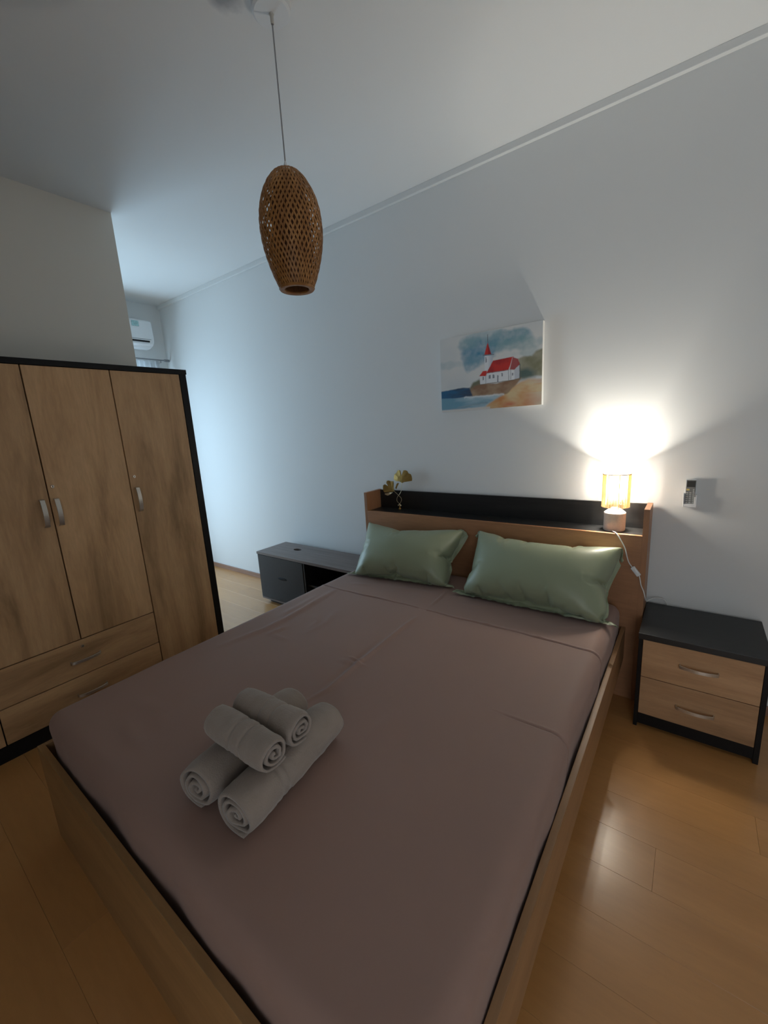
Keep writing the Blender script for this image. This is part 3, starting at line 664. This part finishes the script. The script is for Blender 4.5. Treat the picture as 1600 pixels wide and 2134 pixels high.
leaf([(-0.2411, 1.1259), (-0.2515, 1.1347), (-0.2621, 1.1389), (-0.2907, 1.1389), (-0.319, 1.1491), (-0.3175, 1.1711), (-0.3095, 1.1914), (-0.2957, 1.199), (-0.2812, 1.2192), (-0.2634, 1.2249), (-0.2529, 1.2178), (-0.2475, 1.1999), (-0.2421, 1.182), (-0.2345, 1.2002), (-0.2267, 1.2218), (-0.2074, 1.223), (-0.1929, 1.217), (-0.1853, 1.2011), (-0.1666, 1.1944), (-0.1589, 1.1821), (-0.1558, 1.1609), (-0.1578, 1.1448), (-0.1865, 1.1403), (-0.2189, 1.1357), (-0.2322, 1.1299)], (-0.2405, 1.150), bend=0.012)
leaf([(-0.309, 1.0627), (-0.3227, 1.0593), (-0.3569, 1.0558), (-0.3962, 1.0512), (-0.407, 1.062), (-0.4089, 1.0846), (-0.4049, 1.1073), (-0.3917, 1.1143), (-0.3784, 1.1082), (-0.3588, 1.0941), (-0.3691, 1.1104), (-0.3772, 1.1251), (-0.3691, 1.1421), (-0.353, 1.1453), (-0.3397, 1.1411), (-0.3263, 1.1397), (-0.3083, 1.142), (-0.3097, 1.1199), (-0.3148, 1.0939), (-0.3104, 1.0756)], (-0.330, 1.083), bend=-0.010, dy=-0.006)
leaf([(-0.3014, 1.076), (-0.3119, 1.0866), (-0.2966, 1.1167), (-0.2872, 1.1253), (-0.2797, 1.121), (-0.2839, 1.108), (-0.2939, 1.0892)], (-0.2975, 1.100), bend=0.010, mat=M_GOLD, dy=0.006)
leaf([(-0.3139, 1.0569), (-0.3457, 1.0535), (-0.3734, 1.0485), (-0.3956, 1.0437), (-0.3928, 1.0343), (-0.3702, 1.0279), (-0.3421, 1.0387)], (-0.360, 1.0445), bend=-0.010, mat=M_PALEGOLD, dy=-0.010)
s1 = spline([(-0.2411, OY, 1.1300), (-0.2472, OY, 1.0966), (-0.25, OY, 1.069), (-0.2611, OY-0.001, 1.0483), (-0.2801, OY-0.002, 1.027), (-0.2924, OY, 1.0078), (-0.2936, OY, 0.989), (-0.2833, OY, 0.9766), (-0.2703, OY, 0.968)], 5)
s2 = spline([(-0.3120, OY-0.005, 1.0640), (-0.2923, OY, 1.0449), (-0.2755, OY+0.003, 1.0291), (-0.2566, OY+0.002, 1.0135), (-0.2509, OY, 0.999), (-0.2573, OY, 0.9838), (-0.2681, OY, 0.968)], 5)
for s in (s1, s2): obj('stem', tube(s, 0.0016, 6), M_PALEGOLD, orn, smooth=True)
for cx, cz, r in ((-0.2695, 0.962, 0.0070), (-0.2800, 0.956, 0.0060), (-0.2600, 0.955, 0.0068)):
    bb = bmesh.new(); bmesh.ops.create_icosphere(bb, subdivisions=2, radius=r); bmesh.ops.translate(bb, verts=bb.verts, vec=(cx, OY-0.002, cz)); obj('bead', bb, M_PALEGOLD, orn, smooth='all')
obj('foot', lathe([(0, LZ), (0.011, LZ), (0.010, LZ+0.004), (0.004, LZ+0.010), (0.003, 0.958), (0, 0.958)], -0.2695, OY, 20), M_GOLD, orn, smooth=True)

# ---------------------------------------------------------------- air conditioner remote in its wall holder
hold = thing('remote_holder', (1.499, -0.010, 1.058), 'white wall holder cradling the remote control beside the bed', 'remote holder')
obj('back_plate', box(1.4735, 1.5250, -0.006, 0.0, 1.062, 1.150, 0.002), M_WHITEPL, hold)
obj('side_wall', box(1.4705, 1.4755, -0.033, -0.006, 1.058, 1.128, 0.0015), M_WHITEPL, hold); obj('side_wall', box(1.5225, 1.5275, -0.033, -0.006, 1.058, 1.122, 0.0015), M_WHITEPL, hold)
b = box(1.4755, 1.5225, -0.033, -0.006, 1.058, 1.063, 0.001); box(1.4755, 1.5225, -0.033, -0.029, 1.063, 1.074, 0.001, bm=b); box(1.5165, 1.5225, -0.033, -0.029, 1.074, 1.110, 0.001, bm=b)
obj('front_lip', b, M_WHITEPL, hold)
rem = thing('remote_control', (1.5, -0.017, 1.064), 'grey and white air conditioner remote control on the wall', 'remote')
obj('body', box(1.4770, 1.5265-0.005, -0.0265, -0.0075, 1.0640, 1.1990, 0.004), M_WHITEPL, rem, smooth=True)
obj('face', box(1.4795, 1.5190, -0.0280, -0.0260, 1.0760, 1.1960, 0.0008), M_GREYPL, rem)
obj('screen', box(1.4825, 1.5165, -0.0288, -0.0275, 1.1610, 1.1920, 0.0004), plain('lcd_screen', (0.030, 0.028, 0.024), 0.2), rem)
obj('power_button', box(1.4820, 1.4950, -0.0292, -0.0275, 1.1430, 1.1520, 0.0008), plain('yellow_button', (0.55, 0.45, 0.16), 0.5), rem)
M_BTN = plain('pale_button', (0.42, 0.43, 0.42), 0.5)
b = None
for z in (1.1310, 1.1210, 1.1110, 1.1010, 1.0910, 1.0810):
    for x in (1.4855, 1.4990, 1.5125): b = box(x-0.0045, x+0.0045, -0.0292, -0.0275, z-0.0026, z+0.0026, 0.0006, bm=b, seg=1)
for z in (1.1480, 1.1395): b = box(1.5085, 1.5150, -0.0292, -0.0275, z-0.003, z+0.003, 0.0006, bm=b, seg=1)
obj('button', b, M_BTN, rem, kind='stuff')

# ---------------------------------------------------------------- air conditioner and curtain rod on the far wall
ac = thing('air_conditioner', (-3.4, -0.60, 2.535), 'white split air conditioner high on the far wall', 'air conditioner')
aprof = [(-3.5, 2.815), (-3.33, 2.815), (-3.302, 2.800), (-3.297, 2.62), (-3.305, 2.585), (-3.335, 2.555), (-3.40, 2.537), (-3.5, 2.535)]
b = extrude_poly([(x, -1.02, z) for x, z in aprof], (0, 1, 0), 0.815)
bmesh.ops.bevel(b, geom=[e for e in b.edges if len(e.link_faces) == 2 and e.calc_face_angle(0) > 0.9], offset=0.018, segments=3, affect='EDGES', profile=0.6)
obj('body', b, M_WHITEPL, ac, smooth=True)
obj('outlet', box(-3.325, -3.2975, -0.985, -0.255, 2.585, 2.601, 0.004), M_DARKHOLE, ac, label='dark air outlet slot')
obj('louver', box(-3.318, -3.3005, -0.98, -0.262, 2.560, 2.579, 0.003), M_WHITEPL, ac)
obj('seam', box(-3.310, -3.296, -1.0, -0.24, 2.612, 2.615), M_GREYPL, ac)
obj('energy_label', box(-3.2990, -3.2955, -0.415, -0.345, 2.735, 2.788), plain('label_paper', (0.35, 0.55, 0.55), 0.6, var=0.5, scale=60), ac)
rod = thing('curtain_rod', (-3.42, -1.0, 2.41), 'thin grey curtain rod above the window on the far wall', 'curtain rod')
obj('pole', tube([(-3.425, -1.85, 2.432), (-3.425, -0.07, 2.432)], 0.007, 12), M_RODM, rod, smooth=True)
obj('finial', tube([(-3.425, -0.075, 2.432), (-3.425, -0.068, 2.432), (-3.425, -0.015, 2.432), (-3.425, -0.010, 2.432)], [0.006, 0.014, 0.014, 0.009], 16), M_RODM, rod, smooth=True)
for y in (-0.11, -1.75):
    b = tube([(-3.498, y, 2.405), (-3.425, y, 2.405), (-3.425, y, 2.424)], 0.005, 8); box(-3.5, -3.494, y-0.015, y+0.015, 2.37, 2.43, 0.002, bm=b)
    obj('bracket', b, M_RODM, rod, smooth=True)

# added white curtain at the wall end of the rod, softens the window light
cb = bmesh.new(); NCU, NCV = 60, 24; cg = []
for i in range(NCU+1):
    u = i/NCU; row_ = []
    for j in range(NCV+1):
        v = j/NCV; z = 0.03 + 2.385*v
        y = -0.125 - 0.40*u; x = -3.425 + (0.030-0.012*v)*math.sin(u*2*PI*7 + 0.4*math.sin(v*3)) + 0.006*math.sin(u*31+v*4)
        row_.append(cb.verts.new((x, y, z)))
    cg.append(row_)
for i in range(NCU):
    for j in range(NCV): cb.faces.new((cg[i][j], cg[i+1][j], cg[i+1][j+1], cg[i][j+1]))
bmesh.ops.solidify(cb, geom=list(cb.faces), thickness=0.0015)
co = obj('curtain', cb, translucent('white_voile', (0.95, 0.96, 0.97), 0.20), smooth='all')
tag(co, 'added white curtain gathered under the rod in the far corner', 'curtain')
# ---------------------------------------------------------------- painting: watercolour of a red roofed church by the sea
px0, px1, pz0, pz1, PT = 0.1014, 0.7611, 1.6210, 2.0845, 0.033
pic = thing('wall_painting', ((px0+px1)/2, -PT/2, pz0), 'watercolour of a white church with red roof by the sea, on the wall', 'painting')
obj('canvas', box(px0, px1, -PT, -0.001, pz0, pz1, 0.001), plain('white_canvas', (0.80, 0.79, 0.76), 0.8, bmp=0.15, scale=300), pic)
def lerp(a, b, t): return tuple(x+(y-x)*t for x, y in zip(a, b))
def inside(poly, x, y):
    c = False; n = len(poly); j = n-1
    for i in range(n):
        xi, yi = poly[i]; xj, yj = poly[j]
        if (yi > y) != (yj > y) and x < (xj-xi)*(y-yi)/(yj-yi)+xi: c = not c
        j = i
    return c
def edge_d(poly, x, y):
    return min(seg_dist(x, y, *poly[i], *poly[(i+1) % len(poly)])[0] for i in range(len(poly)))
def cover(poly, x, y, soft):
    xs = [p[0] for p in poly]; ys = [p[1] for p in poly]
    if x < min(xs)-soft or x > max(xs)+soft or y < min(ys)-soft or y > max(ys)+soft: return 0.0
    d = edge_d(poly, x, y); d = d if inside(poly, x, y) else -d
    return max(0.0, min(1.0, 0.5+d/(2*soft)))
def fbm(x, y, s, o=0): 
    v = Vector((x*s, y*s*0.72, o)); return noise.noise(v) + 0.5*noise.noise(v*2.1) + 0.25*noise.noise(v*4.3)
P_ = {
'tower': [(0.469, 0.692), (0.549, 0.687), (0.549, 0.585), (0.493, 0.47), (0.469, 0.47)], 'spire': [(0.502, 0.859), (0.537, 0.7), (0.467, 0.703)],
'roof': [(0.553, 0.615), (0.748, 0.631), (0.7, 0.476), (0.487, 0.47)], 'roof2': [(0.738, 0.626), (0.788, 0.591), (0.805, 0.524), (0.754, 0.466), (0.711, 0.474)],
'porchroof': [(0.452, 0.499), (0.493, 0.499), (0.485, 0.431), (0.414, 0.44)], 'wall': [(0.485, 0.467), (0.7, 0.473), (0.754, 0.466), (0.757, 0.345), (0.592, 0.324), (0.479, 0.331)],
'porch': [(0.42, 0.436), (0.482, 0.436), (0.478, 0.327), (0.423, 0.329)], 'endwall': [(0.754, 0.466), (0.804, 0.521), (0.803, 0.358), (0.757, 0.345)],
'hill': [(0.79, 0.589), (0.839, 0.616), (0.911, 0.617), (0.953, 0.662), (1.05, 0.690), (1.05, 0.34), (0.935, 0.360), (0.80, 0.340)],
'hilldark': [(0.79, 0.45), (0.87, 0.46), (0.935, 0.418), (0.928, 0.351), (0.80, 0.335)],
'cliff': [(0.288, 0.190), (0.315, 0.300), (0.357, 0.365), (0.423, 0.380), (0.48, 0.338), (0.592, 0.328), (0.757, 0.350), (0.82, 0.350), (0.768, 0.275), (0.693, 0.183), (0.616, 0.167), (0.373, 0.175)],
'cliffgreen': [(0.290, 0.260), (0.357, 0.376), (0.419, 0.394), (0.43, 0.33), (0.357, 0.318)],
'seadark': [(-0.05, 0.291), (0.15, 0.303), (0.31, 0.31), (0.336, 0.187), (0.157, 0.180), (-0.05, 0.192)],
'sealight': [(-0.05, 0.200), (0.288, 0.182), (0.639, 0.162), (0.536, 0.087), (0.471, 0.03), (0.217, 0.015), (-0.05, 0.010)],
'sand': [(0.60, 0.150), (0.768, 0.285), (0.878, 0.335), (1.05, 0.300), (1.05, -0.05), (0.694, -0.05), (0.42, -0.03), (0.52, 0.075)],
}
RED, DRED = (0.50, 0.030, 0.022), (0.30, 0.016, 0.018)
def paint(s, t):
    w = 0.010*fbm(s, t, 9, 2.0); a, b_ = s+w, t+0.012*fbm(s, t, 8, 5.0)
    c = lerp((0.56, 0.57, 0.57), (0.62, 0.61, 0.59), max(0, min(1, 0.5+fbm(s, t, 3, 1))))
    # washes of sky blue
    for cx, cy, rx, ry, col, k in ((0.40, 0.76, 0.15, 0.16, (0.10, 0.25, 0.36), 1.0), (0.34, 0.62, 0.12, 0.09, (0.16, 0.30, 0.38), 0.9), (0.30, 0.88, 0.12, 0.08, (0.20, 0.34, 0.38), 0.8),
                                   (0.68, 0.87, 0.24, 0.09, (0.14, 0.29, 0.36), 0.95), (0.80, 0.78, 0.22, 0.07, (0.20, 0.34, 0.37), 0.8), (0.88, 0.66, 0.12, 0.06, (0.26, 0.38, 0.40), 0.5), (0.10, 0.64, 0.14, 0.05, (0.32, 0.42, 0.44), 0.5), (0.45, 0.95, 0.18, 0.06, (0.24, 0.38, 0.42), 0.6)):
        d = math.hypot((a-cx)/rx, (b_-cy)/ry) + 0.55*fbm(s, t, 7, cx*9)
        c = lerp(c, col, k*max(0, min(1, 1.9*(1.25-d)))*(0.80+0.30*fbm(s, t, 16, 3)))
    k = cover(P_['hill'], a, b_, 0.012)
    if k: c = lerp(c, lerp((0.17, 0.165, 0.09), (0.30, 0.28, 0.20), max(0, min(1, 0.5+fbm(s, t, 9, 8)))), k*0.95)
    k = cover(P_['hilldark'], a, b_, 0.030)
    if k: c = lerp(c, (0.045, 0.095, 0.095), k*0.85)
    k = cover(P_['sand'], a, b_, 0.015)
    if k:
        g = max(0, min(1, 0.5+0.8*fbm(s, t*1.6, 6, 4))); base = lerp((0.54, 0.20, 0.055), (0.60, 0.46, 0.26), g)
        base = lerp(base, (0.55, 0.52, 0.45), max(0, min(1, (s-0.80)*4))*(0.8 if t < 0.16 or t > 0.27 else 0.25))
        d = math.hypot((s-0.72)/0.10, (t-0.035)/0.05); base = lerp(base, (0.52, 0.10, 0.045), 0.8*max(0, 1-d))
        c = lerp(c, base, k)
    k = cover(P_['cliff'], a, b_, 0.008)
    if k: c = lerp(c, lerp((0.24, 0.13, 0.075), (0.36, 0.25, 0.16), max(0, min(1, 0.5+fbm(s*0.7, t, 11, 6)))), k)
    k = cover(P_['cliffgreen'], a, b_, 0.015)
    if k: c = lerp(c, (0.12, 0.15, 0.10), k*0.8)
    k = cover(P_['sealight'], a, b_, 0.012)
    if k: c = lerp(c, lerp((0.11, 0.27, 0.37), (0.42, 0.52, 0.56), max(0, min(1, (s-0.15)*1.4+0.5*fbm(s*0.5, t*2.5, 9, 7)))), k*0.95)
    k = cover(P_['seadark'], a, b_, 0.007)
    if k: c = lerp(c, lerp((0.015, 0.10, 0.21), (0.03, 0.055, 0.10), max(0, min(1, s*4-0.2+0.7*fbm(s*0.6, t*2, 14, 3)))), k)
    fo = math.exp(-((t-0.172-0.010*fbm(s, 0, 20, 1))/0.012)**2)
    if 0.25 < s < 0.66: c = lerp(c, (0.66, 0.68, 0.68), 0.75*fo)
    fo = math.exp(-((t-0.05-0.16*(s-0.25)-0.012*fbm(s, 0, 16, 2))/0.010)**2)
    if 0.12 < s < 0.50: c = lerp(c, (0.20, 0.27, 0.32), 0.6*fo)
    if t < 0.035 and s < 0.52: c = lerp(c, (0.58, 0.55, 0.52), min(1, (0.035-t)/0.02))
    # church
    a, b_ = s+0.002*fbm(s, t, 30, 1), t+0.002*fbm(s, t, 30, 2); e = 0.003
    WH = (0.66, 0.67, 0.69)
    c = lerp(c, lerp(WH, (0.45, 0.48, 0.53), max(0, min(1, (s-0.50)*25))), cover(P_['tower'], a, b_, e))
    for nm, cc in (('endwall', (0.48, 0.50, 0.54)), ('wall', WH), ('porch', WH)): c = lerp(c, cc, cover(P_[nm], a, b_, e))
    c = lerp(c, lerp(RED, DRED, max(0, min(1, 0.4+0.9*fbm(s, t, 12, 9)))), cover(P_['roof'], a, b_, e))
    c = lerp(c, DRED, 0.9*cover(P_['roof2'], a, b_, e)); c = lerp(c, (0.62, 0.60, 0.60), 0.7*max(0, 1-seg_dist(a, b_, 0.738, 0.626, 0.708, 0.474)[0]/0.005))
    c = lerp(c, RED, cover(P_['porchroof'], a, b_, e)); c = lerp(c, lerp(RED, DRED, 1 if s > 0.505 else 0), cover(P_['spire'], a, b_, e))
    for seg, wd, col in (((0.502, 0.955, 0.502, 0.85), 0.0030, (0.10, 0.10, 0.12)), ((0.456, 0.705, 0.559, 0.695), 0.0045, (0.14, 0.14, 0.15)), ((0.487, 0.467, 0.700, 0.473), 0.004, (0.16, 0.02, 0.02)), ((0.700, 0.473, 0.703, 0.345), 0.003, (0.25, 0.27, 0.30)), ((0.720, 0.470, 0.722, 0.350), 0.003, (0.30, 0.32, 0.35)), ((0.805, 0.524, 0.805, 0.345), 0.004, (0.08, 0.10, 0.10)), ((0.480, 0.436, 0.479, 0.331), 0.0025, (0.30, 0.31, 0.33)), ((0.42, 0.328, 0.80, 0.340), 0.004, (0.16, 0.13, 0.09))):
        c = lerp(c, col, 0.85*max(0, min(1, 1.6-seg_dist(a, b_, *seg)[0]/wd)))
    for x0, y1_, x1, y0_ in ((0.511, 0.440, 0.529, 0.392), (0.548, 0.437, 0.565, 0.391), (0.592, 0.425, 0.606, 0.334), (0.633, 0.441, 0.646, 0.399), (0.732, 0.430, 0.744, 0.396), (0.449, 0.426, 0.459, 0.382), (0.477, 0.674, 0.488, 0.605)):
        if x0 <= a <= x1 and y0_ <= b_ <= y1_: c = lerp(c, (0.13, 0.15, 0.18), 0.85)
    return c
NX, NZ = 264, 188; verts = []; faces = []; cols = []
for j in range(NZ+1):
    for i in range(NX+1):
        s, t = i/NX, j/NZ
        verts.append((px0+0.001+(px1-px0-0.002)*s, -PT-0.0004, pz0+0.001+(pz1-pz0-0.002)*t)); cols.append(paint(s, t))
for j in range(NZ):
    for i in range(NX):
        a = j*(NX+1)+i; faces.append((a, a+1, a+NX+2, a+NX+1))
me = bpy.data.meshes.new('print'); me.from_pydata([Vector(v)-Vector(((px0+px1)/2, -PT/2, pz0)) for v in verts], [], faces)
ca = me.color_attributes.new('paint', 'FLOAT_COLOR', 'POINT')
flat = []
for c in cols: flat += [max(0, min(1, x*1.22)) for x in c] + [1.0]
ca.data.foreach_set('color', flat)
m, nt, bs = new_mat('watercolour_print'); at = N(nt, 'ShaderNodeAttribute'); at.attribute_name = 'paint'
L(nt, at.outputs['Color'], bs.inputs['Base Color']); bs.inputs['Roughness'].default_value = 0.6
tc = N(nt, 'ShaderNodeTexCoord'); nz_ = N(nt, 'ShaderNodeTexNoise'); nz_.inputs['Scale'].default_value = 500; L(nt, tc.outputs['Object'], nz_.inputs['Vector']); bump(nt, bs, nz_.outputs['Fac'], 0.1, 0.0005)
link('print', me, m, pic)

# ---------------------------------------------------------------- pillows: flanged cases puffed up by a short cloth simulation
M_PILLOW = fabric('sage_green_satin', (0.275, 0.310, 0.200), rough=0.40, weave=1500, sheen=0.10, bmp=0.05, var=0.04, spec=0.5, blotch=4)
SIM_FRAMES = 70
def sim_plane(verts, friction):
    me = bpy.data.meshes.new('sim_plane'); me.from_pydata(verts, [], [(0, 1, 2, 3)])
    o = bpy.data.objects.new('sim_plane', me); COL.objects.link(o); o.modifiers.new('collision', 'COLLISION')
    o.collision.thickness_outer = 0.004; o.collision.cloth_friction = friction; o.collision.damping = 0.5
    return o
def sim_pillow(xc, W, H, FL, NU, NV, ybot, ytop, turn, press, seed, slack):
    """flat case W x H with a flange FL, standing on its lower edge and leaning back"""
    us = [-W/2 + W*i/(NU-1) for i in range(NU)]; vs = [H*j/(NV-1) for j in range(NV)]
    lean = Vector((0, ytop-ybot, math.sqrt(H*H-(ytop-ybot)**2))).normalized(); out = Vector((0, -lean.z, lean.y))
    V, Fc, idx = [], [], {}
    def puff(u, v):
        a = min(1, max(0, (min(u+W/2, W/2-u)-FL)/0.12)); c = min(1, max(0, (min(v, H-v)-FL)/0.12)); return 0.05*math.sqrt(a*c)
    def case_vert(u, v, off):
        p = Vector((u, ybot, 0.562)) + lean*v + out*(off + (0.004 if puff(u, v) > 0 else 0.010)*noise.noise(Vector((u*11+seed, v*11, seed))))
        x, y = p.x, p.y-ybot
        V.append((xc + x*math.cos(turn) - y*math.sin(turn), min(-0.225, ybot + x*math.sin(turn) + y*math.cos(turn)), max(0.564, p.z))); return len(V)-1
    for j, v in enumerate(vs):
        for i, u in enumerate(us): idx['f', i, j] = case_vert(u, v, 0.012+puff(u, v))
    iu = [i for i, u in enumerate(us) if min(u+W/2, W/2-u) > FL-1e-9]; jv = [j for j, v in enumerate(vs) if min(v, H-v) > FL-1e-9]
    i0, i1, j0, j1 = iu[0], iu[-1], jv[0], jv[-1]
    for j in range(j0, j1+1):
        for i in range(i0, i1+1):
            edge = i in (i0, i1) or j in (j0, j1)
            idx['b', i, j] = idx['f', i, j] if edge else case_vert(us[i], vs[j], 0.012-puff(us[i], vs[j]))
    for j in range(NV-1):
        for i in range(NU-1): Fc.append([idx['f', a, c] for a, c in ((i, j), (i+1, j), (i+1, j+1), (i, j+1))])
    for j in range(j0, j1):
        for i in range(i0, i1): Fc.append([idx['b', a, c] for a, c in ((i, j), (i, j+1), (i+1, j+1), (i+1, j))])
    me = bpy.data.meshes.new('pillow_sim'); me.from_pydata(V, [], Fc); me.update()
    o = bpy.data.objects.new('pillow_sim', me); COL.objects.link(o)
    g = o.vertex_groups.new(name='air')
    g.add([idx[k, i, j] for k in 'fb' for j in range(j0, j1+1) for i in range(i0, i1+1)], 1.0, 'REPLACE')
    o.vertex_groups.new(name='held').add([idx['f', i, 0] for i in range(0, NU, 3)], 1.0, 'REPLACE')
    md = o.modifiers.new('cloth', 'CLOTH'); s = md.settings
    s.quality = 7; s.mass = 0.06; s.tension_stiffness = 25; s.compression_stiffness = 25; s.shear_stiffness = 8; s.bending_stiffness = 0.015
    s.tension_damping = 8; s.compression_damping = 8; s.shear_damping = 8; s.air_damping = 2
    s.use_pressure = True; s.uniform_pressure_force = press; s.vertex_group_pressure = 'air'
    s.vertex_group_mass = 'held'; s.shrink_min = slack
    md.collision_settings.collision_quality = 3; md.collision_settings.distance_min = 0.003
    md.point_cache.frame_end = SIM_FRAMES
    return o
planes = [sim_plane([(-2, -3, 0.556), (3, -3, 0.556), (3, 0.5, 0.556), (-2, 0.5, 0.556)], 60),
          sim_plane([(-2, -0.2145, -0.5), (3, -0.2145, -0.5), (3, -0.2145, 2), (-2, -0.2145, 2)], 15)]
sims = [(sim_pillow(0.010, 0.80, 0.53, 0.042, 68, 45, -0.520, -0.255, 0.15, 30, 1.0, -0.09), 'sage green satin pillow against the headboard, nearer the television cabinet'),
        (sim_pillow(0.845, 0.87, 0.55, 0.042, 73, 46, -0.530, -0.255, 0.0, 30, 5.0, -0.09), 'sage green satin pillow against the headboard, nearer the nightstand')]
S.frame_start = 1; S.frame_end = SIM_FRAMES
for f in range(1, SIM_FRAMES+1): S.frame_set(f)
dg = bpy.context.evaluated_depsgraph_get()
for so, lab in sims:
    ev = so.evaluated_get(dg); tmp = ev.to_mesh(); bm = bmesh.new(); bm.from_mesh(tmp); ev.to_mesh_clear()
    po_ = obj('pillow', bm, M_PILLOW, smooth='all'); md = po_.modifiers.new('rounding', 'SUBSURF'); md.levels = 1; md.render_levels = 1
    tag(po_, lab, 'pillow', 'pillows against the headboard')
for so, _ in sims: bpy.data.objects.remove(so, do_unlink=True)
for p in planes: bpy.data.objects.remove(p, do_unlink=True)
S.frame_set(1)
